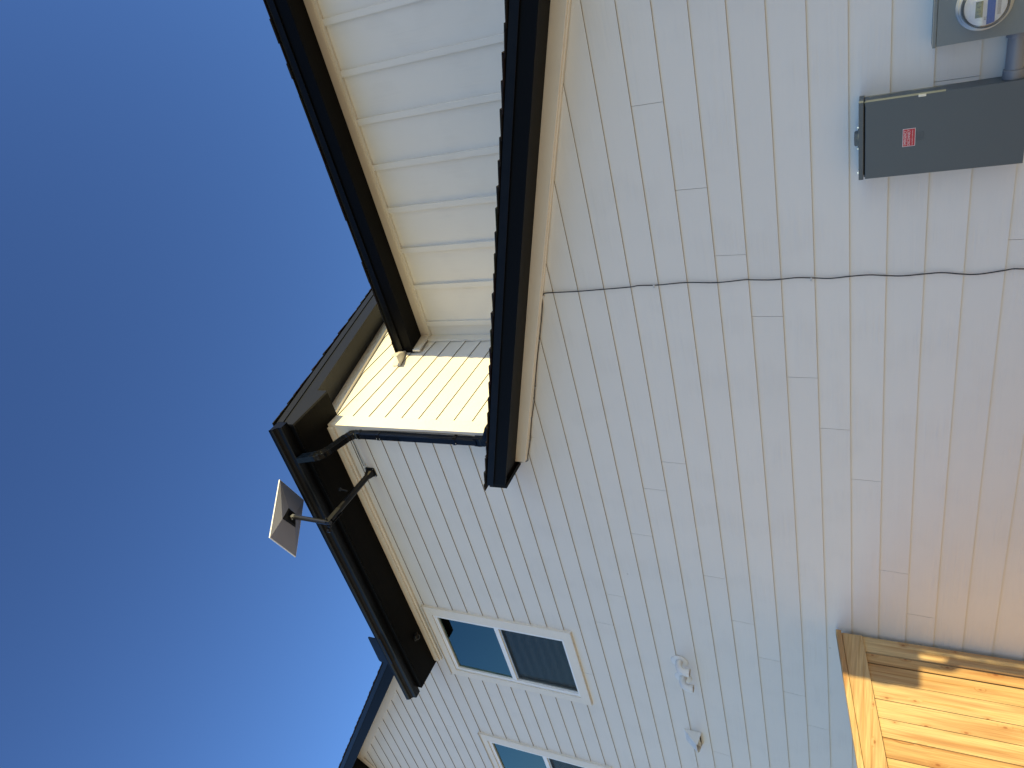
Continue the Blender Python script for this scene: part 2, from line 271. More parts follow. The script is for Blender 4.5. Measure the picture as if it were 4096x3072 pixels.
# ------------------------------------------------------------------ mesh tools
class MB:
    def __init__(s): s.v = []; s.f = []; s.r = []; s.lips = []
    def face(s, pts, r=None):
        i = len(s.v); s.v += [tuple(p) for p in pts]; s.f.append(tuple(range(i, i+len(pts)))); s.r.append(random.random() if r is None else r)
    def solid(s, A, B, r=None):
        """loft between two equal-length closed loops, capped"""
        r = random.random() if r is None else r; n = len(A); i = len(s.v)
        s.v += [tuple(p) for p in A] + [tuple(p) for p in B]
        for k in range(n):
            s.f.append((i+k, i+(k+1) % n, i+n+(k+1) % n, i+n+k)); s.r.append(r)
        s.f.append(tuple(range(i+n-1, i-1, -1))); s.r.append(r)
        s.f.append(tuple(range(i+n, i+2*n))); s.r.append(r)
    def box(s, x0, x1, y0, y1, z0, z1, r=None):
        s.solid([(x0, y0, z0), (x1, y0, z0), (x1, y1, z0), (x0, y1, z0)], [(x0, y0, z1), (x1, y0, z1), (x1, y1, z1), (x0, y1, z1)], r)
    def prism_x(s, prof, x0, x1, r=None): s.solid([(x0, a, b) for a, b in prof], [(x1, a, b) for a, b in prof], r)
    def prism_y(s, prof, y0, y1, r=None): s.solid([(a, y0, b) for a, b in prof], [(a, y1, b) for a, b in prof], r)
    def sweep(s, path, prof, side, scales=None, cap=True, r=None):
        """sweep 2-D profile (a along side, b along normal) on path"""
        r = random.random() if r is None else r; rings = []; path = [Vector(p) for p in path]
        for i, p in enumerate(path):
            a = path[max(0, i-1)]; b = path[min(len(path)-1, i+1)]; tg = (b-a).normalized()
            sd = (Vector(side) - tg*tg.dot(Vector(side))).normalized(); nn = tg.cross(sd)
            sc = scales[i] if scales else 1.0
            rings.append([p + sd*(q[0]*sc) + nn*(q[1]*sc) for q in prof])
        n = len(prof); i0 = len(s.v)
        for rg in rings: s.v += [tuple(q) for q in rg]
        for k in range(len(rings)-1):
            for j in range(n):
                s.f.append((i0+k*n+j, i0+k*n+(j+1) % n, i0+(k+1)*n+(j+1) % n, i0+(k+1)*n+j)); s.r.append(r)
        if cap:
            s.f.append(tuple(range(i0+n-1, i0-1, -1))); s.r.append(r)
            e = i0+(len(rings)-1)*n; s.f.append(tuple(range(e, e+n))); s.r.append(r)
    def tube(s, path, rad, seg=10, side=None, cap=True, scales=None):
        path = [Vector(p) for p in path]
        if side is None:
            d = (path[-1]-path[0]).normalized(); side = Vector((1, 0, 0)) if abs(d.x) < 0.7 else Vector((0, 0, 1))
        s.sweep(path, [(rad*math.cos(2*math.pi*k/seg), rad*math.sin(2*math.pi*k/seg)) for k in range(seg)], side, scales, cap)
    def lathe(s, c, axis, prof, seg=32, side=None):
        """prof: (radius, distance along axis)"""
        ax = Vector(axis).normalized(); sd = ax.orthogonal().normalized() if side is None else Vector(side); up_ = ax.cross(sd); c = Vector(c)
        i0 = len(s.v); r = random.random()
        for rad, h in prof:
            for k in range(seg):
                a = 2*math.pi*k/seg; s.v.append(tuple(c + ax*h + sd*(rad*math.cos(a)) + up_*(rad*math.sin(a))))
        for j in range(len(prof)-1):
            for k in range(seg):
                s.f.append((i0+j*seg+k, i0+j*seg+(k+1) % seg, i0+(j+1)*seg+(k+1) % seg, i0+(j+1)*seg+k)); s.r.append(r)
    def build(s, name, mat, parent=None, mat2=None, bevel=0.0, smooth=False, fix=True, origin=None):
        me = bpy.data.meshes.new(name); vs = s.v
        if origin is not None: vs = [(a-origin[0], b-origin[1], c-origin[2]) for a, b, c in s.v]
        me.from_pydata(vs, [], s.f)
        at = me.color_attributes.new('rnd', 'FLOAT_COLOR', 'CORNER'); k = 0; data = []
        for f, r in zip(s.f, s.r):
            rr = (r, (r*7.13) % 1, (r*3.71) % 1, 1.0)
            for _ in f: data += rr
        at.data.foreach_set('color', data)
        me.materials.append(mat)
        if mat2 is not None:
            me.materials.append(mat2)
            for i_ in s.lips: me.polygons[i_].material_index = 1
        if fix:
            bm = bmesh.new(); bm.from_mesh(me); bmesh.ops.recalc_face_normals(bm, faces=bm.faces); bm.to_mesh(me); bm.free()
        me.update()
        if smooth:
            me.shade_smooth() if hasattr(me, 'shade_smooth') else None
            try: me.set_sharp_from_angle(angle=R(35))
            except Exception: pass
        ob = bpy.data.objects.new(name, me); COL.objects.link(ob)
        if origin is not None: ob.location = origin
        if parent is not None:
            ob.parent = parent
            if origin is not None:
                pw = parent.location if parent.parent is None else parent.location + parent.parent.location
                ob.location = Vector(origin) - pw
        if bevel:
            b = ob.modifiers.new('bevel', 'BEVEL'); b.width = bevel; b.segments = 2; b.limit_method = 'ANGLE'; b.angle_limit = R(40)
        return ob
def thing(name, label, cat, group=None):
    o = bpy.data.objects.new(name, None); COL.objects.link(o); o.empty_display_size = 0.1
    o['label'] = label; o['category'] = cat
    if group: o['group'] = group
    return o
def tag(o, label, cat, group=None):
    o['label'] = label; o['category'] = cat
    if group: o['group'] = group
def clip(poly, a, b, c):
    """keep a*u+b*v<=c"""
    out = []
    for i in range(len(poly)):
        p, q = poly[i], poly[(i+1) % len(poly)]; dp = a*p[0]+b*p[1]-c; dq = a*q[0]+b*q[1]-c
        if dp <= 1e-9: out.append(p)
        if (dp < -1e-9 and dq > 1e-9) or (dp > 1e-9 and dq < -1e-9):
            k = dp/(dp-dq); out.append((p[0]+k*(q[0]-p[0]), p[1]+k*(q[1]-p[1])))
    return out

# ------------------------------------------------------------------ lap siding
REV = 0.178; Z0 = 1.57099; LAP = 0.009; TH = 0.0066
def zc(k): return Z0 - REV*k
def lap(mb, polys, mp, joints, back):
    """polys: convex regions in (u,z); joints {course: [u,...]}; mp(u,z,d) -> xyz, d = depth into the wall"""
    rn = {}
    for poly in polys:
        zmin = min(p[1] for p in poly); zmax = max(p[1] for p in poly)
        k0 = math.ceil((Z0-zmin)/REV)+1; k1 = math.floor((Z0-zmax)/REV)-1
        for k in range(k1, k0+1):
            za, zb = zc(k), zc(k-1)
            strip = clip(clip(poly, 0, -1, -za), 0, 1, zb)
            if len(strip) < 3: continue
            us = [p[0] for p in strip]; cuts = sorted(j for j in joints.get(k, []))
            edges = [-1e3] + cuts + [1e3]
            for i in range(len(edges)-1):
                lo, hi = edges[i]+(0.0009 if i else 0), edges[i+1]-(0.0009 if i < len(edges)-2 else 0)
                pc = clip(clip(strip, -1, 0, -lo), 1, 0, hi)
                if len(pc) < 3 or max(p[0] for p in pc)-min(p[0] for p in pc) < 0.002: continue
                key = (k, i); rn.setdefault(key, random.random()); r = rn[key]
                f = lambda z: LAP*(z-za)/REV
                mb.face([mp(u, z, f(z)) for u, z in pc], r)
                bot = [p for p in pc if abs(p[1]-za) < 1e-6]
                if len(bot) >= 2:
                    a, b = min(p[0] for p in bot), max(p[0] for p in bot)
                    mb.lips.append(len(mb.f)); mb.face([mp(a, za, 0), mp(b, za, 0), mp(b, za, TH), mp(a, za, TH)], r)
                top = [p for p in pc if abs(p[1]-zb) < 1e-6]
                if len(top) >= 2:
                    a, b = min(p[0] for p in top), max(p[0] for p in top)
                    mb.face([mp(a, zb, LAP), mp(b, zb, LAP), mp(b, zb+0.014, LAP+0.0007), mp(a, zb+0.014, LAP+0.0007)], r)
                for e, on in ((lo, i > 0), (hi, i < len(edges)-2)):
                    if on: mb.face([mp(e, za, 0), mp(e, zb, LAP), mp(e, zb, LAP+TH), mp(e, za, TH)], r)
        back.face([mp(u, z, 0.019) for u, z in poly], 0.5)

# ================================================================== THE HOUSE
CX = -3.19          # corner of the two-storey block
XR = -0.19          # right corner of the low front bay
house = thing('house', 'two storey house with off white lap siding and black roof edges', 'house')
W1 = (-6.68, -5.555, 2.567, 4.258); W2 = (-8.965, -7.84, 2.575, 4.262)
def hole(W): return (W[0]+0.05, W[1]-0.05, W[2]+0.05, W[3]-0.05)
h1, h2 = hole(W1), hole(W2); XL = -15.0; ZB = -1.40; ZE = 4.40
polys = []
def rect(a, b, c, d): polys.append([(a, c), (b, c), (b, d), (a, d)])
rect(XL, h2[0], ZB, ZE); rect(h2[0], h2[1], ZB, h2[2]); rect(h2[0], h2[1], h2[3], ZE)
rect(h2[1], h1[0], ZB, ZE); rect(h1[0], h1[1], ZB, h1[2]); rect(h1[0], h1[1], h1[3], ZE)
rect(h1[1], CX-0.004, ZB, ZE)
polys.append([(CX-0.004, ZB), (XR-0.004, ZB), (XR-0.004, 1.444-XR/3), (CX-0.004, 1.444-CX/3)])
GX, GZ, GS = -9.461, 6.819, 0.6667      # gable peak on the wall, slope
polys.append([(GX-(GZ-ZE)/GS, ZE), (-6.46, ZE), (-6.46, GZ-GS*(-6.46-GX)), (GX, GZ)])
JOINTS = [(3, -0.88), (4, -1.371), (5, -1.786), (6, -2.194), (7, -2.627), (8, -3.013), (2, -3.376), (1, -3.649), (0, -4.146), (-2, -4.931), (3, -4.527), (9, -3.418), (10, -4.232), (11, -4.643), (4, -5.021), (5, -5.44), (2, -7.037), (-3, -5.344), (-5, -6.17), (13, -1.80), (7, -6.26), (6, -5.848), (11, -0.99), (-9, -9.0), (-17, -7.9)]
JN = {}
for k, x in JOINTS: JN.setdefault(k, []).append(x)
wall = MB(); back = MB()
lap(wall, polys, lambda u, z, d: (u, d, z), JN, back)
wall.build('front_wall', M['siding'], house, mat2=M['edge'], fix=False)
back.build('wall_sheathing', M['sheath'], house, fix=False)
# side wall, facing the sun
sw = MB(); bk = MB()
lap(sw, [[(0.004, 2.3), (1.60, 1.9), (1.60, 4.52+0.4), (0.004, 4.52)], [(1.60, 2.3), (6, 2.3), (6, 6.0), (1.60, 4.92)]], lambda u, z, d: (CX-d, u, z), {}, bk)
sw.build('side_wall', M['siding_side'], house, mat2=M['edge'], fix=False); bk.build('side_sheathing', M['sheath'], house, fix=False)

# foundation and hidden walls that close the volume
fb = MB(); fb.box(XL, XR-0.02, 0.02, 0.3, -1.75, ZB); fb.build('foundation', M['concrete'], house)
hw = MB()
hw.box(XR-0.16, XR-0.012, 0.03, 1.60, -1.7, 1.44); hw.box(2.4, 2.5, 1.66, 9, -1.7, 4.3)
hw.box(XR-0.1, 2.5, 1.60, 1.66, -1.7, 1.7); hw.box(XL, 2.5, 8.9, 9.0, -1.7, 5.5); hw.box(XL, XL+0.1, 0.03, 8.9, -1.7, 3.6)
hw.build('outer_wall', M['panel'], house)

# upper wall: boards with battens
YB = 1.555
bw = MB(); bw.face([(CX, YB, 1.2), (2.5, YB, 1.2), (2.5, YB, 4.30), (CX, YB, 4.30)])
bw.build('batten_wall', M['panel'], house, fix=False)
bt = MB()
for x in (-3.027, -2.609, -2.213, -1.800, -1.388, -0.976, -0.567, -0.157, 0.254, 0.664, 1.07, 1.48, 1.89, 2.3):
    bt.box(x-0.026, x+0.026, YB-0.023, YB+0.004, 1.3, 4.17)
bt.build('battens', M['panel'], house, bevel=0.0015)
fz = MB(); fz.box(CX+0.001, 2.5, YB-0.030, YB-0.001, 4.153, 4.262); fz.box(CX+0.001, 2.5, YB-0.037, YB-0.031, 4.178, 4.262)
fz.build('upper_frieze', M['trim'], house, bevel=0.002)

# corner boards
cb = MB(); cb.solid([(CX-0.118, -0.021, 2.48), (CX+0.02, -0.021, 2.48), (CX+0.02, 0.122, 2.48), (CX+0.0005, 0.122, 2.48), (CX+0.0005, -0.0008, 2.48), (CX-0.118, -0.0008, 2.48)], [(CX-0.118, -0.021, 4.40), (CX+0.02, -0.021, 4.40), (CX+0.02, 0.122, 4.42), (CX+0.0005, 0.122, 4.42), (CX+0.0005, -0.0008, 4.40), (CX-0.118, -0.0008, 4.40)]); cb.build('corner_board', M['trim'], house, bevel=0.002)
cb = MB(); cb.box(CX+0.001, CX+0.02, 1.452, YB-0.001, 2.3, 4.24); cb.build('corner_board', M['trim'], house, bevel=0.002)
cb = MB(); cb.box(XR-0.1, XR+0.02, -0.021, -0.001, ZB, 1.45); cb.build('corner_board', M['trim'], house, bevel=0.002)
# trim on the side wall under the main rake and under the upper eave
st = MB(); st.prism_x([(0.124, 4.412+0.031), (6, 4.412+1.5), (6, 4.53+1.5), (0.124, 4.53+0.031)], CX+0.001, CX+0.021)
st.prism_x([(0.124, 4.395+0.031), (6, 4.395+1.5), (6, 4.411+1.5), (0.124, 4.411+0.031)], CX+0.001, CX+0.030)
st.prism_x([(1.225, 4.115), (YB-0.001, 4.17), (YB-0.001, 4.262), (1.225, 4.20)], CX+0.021, CX+0.040)
st.build('side_trim', M['trim'], house, bevel=0.002)
# frieze under the main eave
fz = MB(); fz.box(-6.457, CX-0.002, -0.045, -0.022, 4.331, 4.397); fz.box(-6.452, CX-0.12, -0.021, -0.001, 4.309, 4.397)
fz.build('frieze', M['trim'], house, bevel=0.002)
# rake board on the wall under the low roof
rb = MB(); xe = -3.428
rb.prism_y([(xe, 1.344-xe/3), (XR, 1.344-XR/3), (XR, 1.440-XR/3), (xe, 1.440-xe/3)], -0.045, -0.022); rb.build('rake_trim', M['trim'], house, bevel=0.003)
rb = MB(); rb.prism_y([(xe+.01, 1.336-xe/3), (XR, 1.336-XR/3), (XR, 1.436-XR/3), (xe+.01, 1.436-xe/3)], -0.0215, -0.001); rb.build('rake_trim_backing', M['trim'], house)
# gable trim
gt_ = MB()
for sgn in (1, -1):
    xa = GX; xb = GX + sgn*3.0 if sgn > 0 else GX - 3.9
    pr = [(xa, GZ), (xb, GZ-GS*abs(xb-GX)), (xb, GZ-GS*abs(xb-GX)-0.118), (xa, GZ-0.118)]
    gt_.prism_y(pr, -0.022 if sgn > 0 else -0.0225, -0.001)
gt_.build('gable_trim', M['trim'], house, bevel=0.002)

# ------------------------------------------------------------------ roofs
def shingles(mb, o, sd, ad, wid, slen, nrm, first=0.0, jag=0.006, expo=0.143, tabs=False):
    """courses of shingles: o lower corner, sd unit up-slope, ad unit across, nrm unit normal"""
    o, sd, ad, nrm = Vector(o), Vector(sd).normalized(), Vector(ad).normalized(), Vector(nrm).normalized()
    n = int(slen/expo)+1
    for i in range(n):
        s0 = i*expo; s1 = min(s0+expo+0.03, slen+0.02)
        e0 = random.uniform(-jag, jag); e1 = random.uniform(-jag, jag)
        if tabs or wid < 12:
            x = -0.0
            while x < wid:
                if i > 3 and not tabs: wv = wid
                else: wv = random.uniform(0.10, 0.30)
                xe_ = min(wid, x+wv); th = random.choice((0.005, 0.008, 0.010)); dd = random.uniform(-0.002, 0.006) if i == 0 else random.uniform(-0.012, 0.004)
                a = x + (e0 if x == 0 else 0); b = xe_ + (e1 if xe_ >= wid else 0)
                p = lambda s_, x_, h: o + sd*s_ + ad*x_ + nrm*h
                mb.solid([p(s0-dd, a, 0.006), p(s0-dd, b, 0.006), p(s0-dd, b, 0.008+th), p(s0-dd, a, 0.008+th)],
                         [p(s1, a, -0.002), p(s1, b, -0.002), p(s1, b, 0.002), p(s1, a, 0.002)], random.uniform(0.5, 1))
                x = xe_
# low roof over the front bay (falls to the right)
LX = -3.455; EX = 0.08
lf = MB()
lf.prism_y([(LX, 1.409-LX/3), (EX, 1.409-EX/3), (EX, 1.513-EX/3), (LX, 1.513-LX/3)], -0.300, -0.280)
lf.build('low_roof_fascia', M['black_trim'], house, bevel=0.002)
lf = MB(); lf.prism_y([(LX-0.006, 1.514-LX/3), (EX, 1.514-EX/3), (EX, 1.566-EX/3), (LX-0.006, 1.566-LX/3)], -0.312, -0.282)
lf.prism_y([(LX-0.006, 1.508-LX/3), (EX, 1.508-EX/3), (EX, 1.514-EX/3), (LX-0.006, 1.514-LX/3)], -0.316, -0.306)
lf.build('drip_edge', M['black_metal'], house, bevel=0.001)
lf = MB(); lf.prism_y([(LX-0.03, 1.440-LX/3), (EX, 1.440-EX/3), (EX, 1.450-EX/3), (LX-0.03, 1.450-LX/3)], -0.2795, -0.002)
lf.build('low_roof_soffit', M['black_under'], house)
lf = MB(); lf.box(LX-0.034, LX-0.002, -0.296, -0.001, 1.409-LX/3-0.004, 1.555-LX/3); lf.build('end_fascia', M['black_under'], house); lf = MB(); lf.box(EX-0.02, EX+0.002, -0.299, 1.55, 1.35, 1.52); lf.build('end_fascia', M['black_side'], house)
rs = MB()
rs.prism_y([(CX+0.012, 1.556-CX/3), (EX+0.01, 1.556-EX/3), (EX+0.01, 1.574-EX/3), (CX+0.012, 1.574-CX/3)], -0.278, YB-0.002)
rs.prism_y([(LX-0.035, 1.556-(LX-0.035)/3), (CX+0.012, 1.556-CX/3), (CX+0.012, 1.574-CX/3), (LX-0.035, 1.574-(LX-0.035)/3)], -0.278, -0.002)
c3 = 1/math.sqrt(1+1/9)
shingles(rs, (EX+0.02, -0.322, 1.572-(EX+0.02)/3), (-c3, 0, c3/3), (0, 1, 0), 1.87, (EX+0.02-CX)/c3-0.03, (c3/3, 0, c3), jag=0.004)
shingles(rs, (CX+0.01, -0.322, 1.574-(CX+0.01)/3), (-c3, 0, c3/3), (0, 1, 0), 0.315, (CX-LX+0.05)/c3, (c3/3, 0, c3), jag=0.004)
rs.build('low_roof', M['shingle'], house)
# gutter at the low eave with its downspout by the corner (beyond the right edge of the picture)
def kprof(y, z, s=1, flip=1):
    o = [(0, .10), (0, 0), (-.078, 0), (-.083, .010), (-.086, .036), (-.100, .055), (-.118, .064), (-.125, .078), (-.127, .096), (-.119, .100)]
    i = [(-.116, .094), (-.121, .080), (-.114, .068), (-.098, .060), (-.082, .038), (-.079, .012), (-.075, .003), (-.003, .003), (-.003, .10)]
    return [(y+a*flip, z+b*s) for a, b in o+i]
lg = MB(); pr = [(a, b) for a, b in kprof(EX+0.003, 1.395, 1, -1)]
lg.solid([(a, -0.31, b) for a, b in pr], [(a, 1.54, b) for a, b in pr]); lg.build('low_gutter', M['black_metal'], house)

# main eave
FY = -0.367; RX = -2.909; BX = -6.50
mf = MB(); mf.box(BX, RX-0.001, FY, FY+0.02, 4.403, 4.60); mf.build('eave_fascia', M['black_trim'], house, bevel=0.002)
ms = MB(); ms.box(BX+0.002, CX, FY+0.021, -0.047, 4.4, 4.409); ms.box(BX+0.002, CX, -0.0465, -0.001, 4.401, 4.41); ms.build('eave_soffit', M['soffit_main'], house)
sr = MB(); sr.box(CX+0.0005, RX-0.022, FY+0.021, 0.135, 4.4005, 4.4095); sr.build('return_soffit', M['soffit_main'], house)
ec = MB(); ec.box(BX-0.004, BX+0.02, FY-0.002, -0.001, 4.398, 4.60); ec.build('end_fascia', M['black_under'], house)
rf = MB()
prof = [(FY-0.001, 4.399), (0.137, 4.399), (0.137, 4.509), (6, 5.975), (6, 6.10), (FY-0.001, 4.60+0.25*FY)]
rf.prism_x(prof, RX-0.02, RX); rf.build('rake_fascia', M['black_side'], house)
rf = MB(); rf.prism_x([(FY-0.003, 4.6005+0.25*FY), (6, 6.1005), (6, 6.165), (FY-0.003, 4.665+0.25*FY)], RX-0.021, RX+0.010); rf.build('drip_edge', M['black_side'], house, bevel=0.001)
rf = MB(); rf.prism_x([(0.138, 4.50+0.0345), (6, 6.0), (6, 6.012), (0.138, 4.5465)], CX+0.002, RX-0.021); rf.box(CX+0.002, RX-0.021, 0.131, 0.1375, 4.411, 4.545)
rf.build('rake_soffit', M['black_side'], house)
mr_ = MB(); mr_.prism_x([(FY-0.015, 4.655+0.25*FY), (6, 6.163), (6, 6.182), (FY-0.015, 4.672+0.25*FY)], BX-0.03, RX-0.022)
c4 = 1/math.sqrt(1+1/16)
shingles(mr_, (BX-0.03, FY-0.02, 4.674+0.25*FY), (0, c4, c4/4), (1, 0, 0), RX-BX+0.048, 6.2, (0, -c4/4, c4), jag=0.006)
mr_.build('main_roof', M['shingle'], house)
# main gutter
g = MB(); g.prism_x(kprof(FY-0.002, 4.45), -6.58, -2.888); 
for x in (-6.58, -2.888-0.002):
    g.prism_x(kprof(FY-0.002, 4.45)[:10], x, x+0.002)
g.prism_x([(a-0.002, b) for a, b in [(FY-.129, 4.544), (FY-.129, 4.552), (FY-.118, 4.552), (FY-.118, 4.544)]], -6.582, -2.886)
gut = g.build('gutter', M['black_metal'], house)
pl = MB(); prf = [(-5.968, 4.50), (-5.560, 4.50), (-5.560, 4.640), (-5.572, 4.657), (-5.590, 4.661), (-5.945, 4.673), (-5.962, 4.667), (-5.970, 4.652)]
pl.prism_y(prf, FY-0.1235, FY-0.1205); pl.build('splash_guard', M['black_metal'], gut)

# upper eave over the board and batten wall
UY = 1.235
uf = MB(); uf.box(CX+0.003, 2.6, UY, UY+0.02, 4.198, 4.318); uf.build('upper_fascia', M['black_trim'], house, bevel=0.002)
uf = MB(); uf.box(CX+0.003, 2.6, UY-0.014, UY+0.0195, 4.3185, 4.368); uf.box(CX+0.003, 2.6, UY-0.018, UY-0.008, 4.312, 4.318); uf.build('upper_drip_edge', M['black_metal'], house, bevel=0.001)
uf = MB(); uf.prism_x([(UY+0.021, 4.212), (YB-0.035, 4.262), (YB-0.035, 4.272), (UY+0.021, 4.222)], CX+0.002, 2.6)
uf.prism_x([(YB-0.035, 4.2625), (YB, 4.2625), (YB, 4.2725), (YB-0.035, 4.2725)], CX+0.002, 2.6)
uf.build('upper_soffit', M['soffit_upper'], house)
ur = MB(); ur.prism_x([(UY-0.012, 4.369), (6, 5.56), (6, 5.578), (UY-0.012, 4.387)], CX+0.012, 2.62)
shingles(ur, (CX+0.012, UY-0.03, 4.383), (0, c4, c4/4), (1, 0, 0), 5.75, 4.6, (0, -c4/4, c4), jag=0.004)
ur.build('upper_roof', M['shingle'], house)
# kickout flashing where the upper eave dies into the side wall
kf = MB(); pts = []
prof_k = [(1.30, 4.37, 0.006), (1.22, 4.35, 0.020), (1.16, 4.33, 0.045), (1.10, 4.31, 0.075), (1.04, 4.29, 0.098), (0.98, 4.275, 0.110)]
for i in range(len(prof_k)-1):
    (ya, za, oa), (yb_, zb_, ob_) = prof_k[i], prof_k[i+1]
    xa, xb = CX+0.006, CX+0.006
    kf.solid([(xa, ya, za-0.06), (xa+oa, ya, za-0.06), (xa+oa, ya, za-0.057), (xa, ya, za-0.057)], [(xb, yb_, zb_-0.06), (xb+ob_, yb_, zb_-0.06), (xb+ob_, yb_, zb_-0.057), (xb, yb_, zb_-0.057)])
    kf.solid([(xa+oa, ya, za-0.06), (xa+oa+0.003, ya, za-0.06), (xa+oa+0.003, ya, za+0.01), (xa+oa, ya, za+0.01)], [(xb+ob_, yb_, zb_-0.06), (xb+ob_+0.003, yb_, zb_-0.06), (xb+ob_+0.003, yb_, zb_+0.01), (xb+ob_, yb_, zb_+0.01)])
    kf.solid([(xa, ya, za-0.06), (xa+0.002, ya, za-0.06), (xa+0.002, ya, za+0.05), (xa, ya, za+0.05)], [(xb, yb_, zb_-0.06), (xb+0.002, yb_, zb_-0.06), (xb+0.002, yb_, zb_+0.03), (xb, yb_, zb_+0.03)])
kf.build('kickout_flashing', M['flash_beige'], house)

# gable roof at the far left
gf = MB(); gd = MB(); gs_ = MB(); gr = MB(); cg = 1/math.sqrt(1+GS*GS)
for sgn, L in ((1, 3.45), (-1, 3.9)):
    xb = GX+sgn*L; zb0 = GZ-0.035
    def ln(off, sgn=sgn, L=L, zb0=zb0): return [(GX, zb0+off), (GX+sgn*L, zb0-GS*L+off)]
    def band(mb, o0, o1, y0, y1):
        a, b = ln(o0), ln(o1); mb.prism_y([a[0], a[1], b[1], b[0]], y0, y1)
    e = 0.0 if sgn > 0 else 0.0007
    band(gf, 0, 0.144, -0.300+e, -0.280+e); band(gd, 0.1445, 0.198, -0.312+e, -0.281+e); band(gd, 0.138, 0.1445, -0.316+e, -0.306+e)
    band(gs_, 0.036, 0.046, -0.2795+e, -0.001); band(gr, 0.186, 0.206, -0.279+e, 5.0)
    shingles(gr, (GX+sgn*L, -0.322, zb0-GS*L+0.204), (-sgn*cg, 0, cg*GS), (0, 1, 0), 5.3, L/cg-0.01, (sgn*cg*GS, 0, cg), jag=0.009)
gf.build('gable_fascia', M['black_trim'], house, bevel=0.002); gd.build('gable_drip_edge', M['black_metal'], house); gs_.build('gable_soffit', M['black_under'], house); gr.build('gable_roof', M['shingle'], house)

# ------------------------------------------------------------------ downspout
def fluted(w, d, n=5, dep=0.003):
    """rectangular profile with shallow flutes; w along side axis, d along normal"""
    pts = []
    def edge(ax, ay, bx, by, nx, ny):
        L = math.hypot(bx-ax, by-ay)
        for i in range(n):
            for tt, dd in ((0.15, 0), (0.3, dep), (0.7, dep), (0.85, 0)):
                u = (i+tt)/n; pts.append((ax+(bx-ax)*u - nx*dd, ay+(by-ay)*u - ny*dd))
    W, D = w/2, d/2
    edge(-W, -D, W, -D, 0, -1); edge(W, -D, W, D, 1, 0); edge(W, D, -W, D, 0, 1); edge(-W, D, -W, -D, -1, 0)
    return pts
DX = CX-0.046
def arc_path(pts, rad, n=7):
    """polyline with rounded corners; returns (path, flag in-corner)"""
    P = [Vector(p) for p in pts]; out = [P[0]]; fl = [0]
    for i in range(1, len(P)-1):
        a = (P[i-1]-P[i]).normalized(); b = (P[i+1]-P[i]).normalized()
        A, B = P[i]+a*rad, P[i]+b*rad
        for k in range(n+1):
            t_ = k/n; out.append(A*(1-t_)**2 + P[i]*2*t_*(1-t_) + B*t_*t_); fl.append(1)
    out.append(P[-1]); fl.append(0); return out, fl
prof = fluted(0.052, 0.070, 4)
ds = MB(); pth, fl = arc_path([(DX, -0.046, 2.86), (DX, -0.046, 4.125), (DX, -0.365, 4.245), (DX, -0.43, 4.455)], 0.085, 8)
sc = [1.0 + (0.08 if (f and i % 2) else 0.0) for i, f in enumerate(fl)]
ds.sweep(pth, prof, (1, 0, 0), sc)
dsp = ds.build('downspout', M['gloss'], house, smooth=False)
el = MB(); pth, fl = arc_path([(DX, -0.046, 2.885), (DX, -0.046, 2.77), (DX+0.15, -0.05, 2.70)], 0.06, 8)
el.sweep(pth, fluted(0.055, 0.073, 4), (0, 1, 0), [1.0+(0.08 if (f and i % 2) else 0) for i, f in enumerate(fl)]); 
el.v = [v_ for v_ in el.v]; el.build('elbow', M['gloss'], dsp)
for z in (3.83, 3.065, 4.04):
    b = MB(); b.box(DX-0.030, DX+0.030, -0.084, -0.008, z-0.014, z+0.014); b.build('strap', M['gloss'], dsp, bevel=0.002)
for z in (3.815, 3.845, 3.05): b = MB(); b.lathe((DX-0.012, -0.083, z), (0, -1, 0), [(0.004, 0), (0.004, 0.003), (0.0005, 0.005)], 8); b.build('rivet', M['bolt'], dsp)
# corner downspout (outside the frame to the right; it shades the fence beside the wall)
ds = MB(); pth, fl = arc_path([(XR-0.065, -0.042, -1.45), (XR-0.065, -0.042, 1.02), (EX+0.06, -0.09, 1.20), (EX+0.06, -0.09, 1.40)], 0.07, 6)
ds.sweep(pth, fluted(0.052, 0.070, 4), (1, 0.01, 0)); ds.build('corner_downspout', M['gloss'], house)

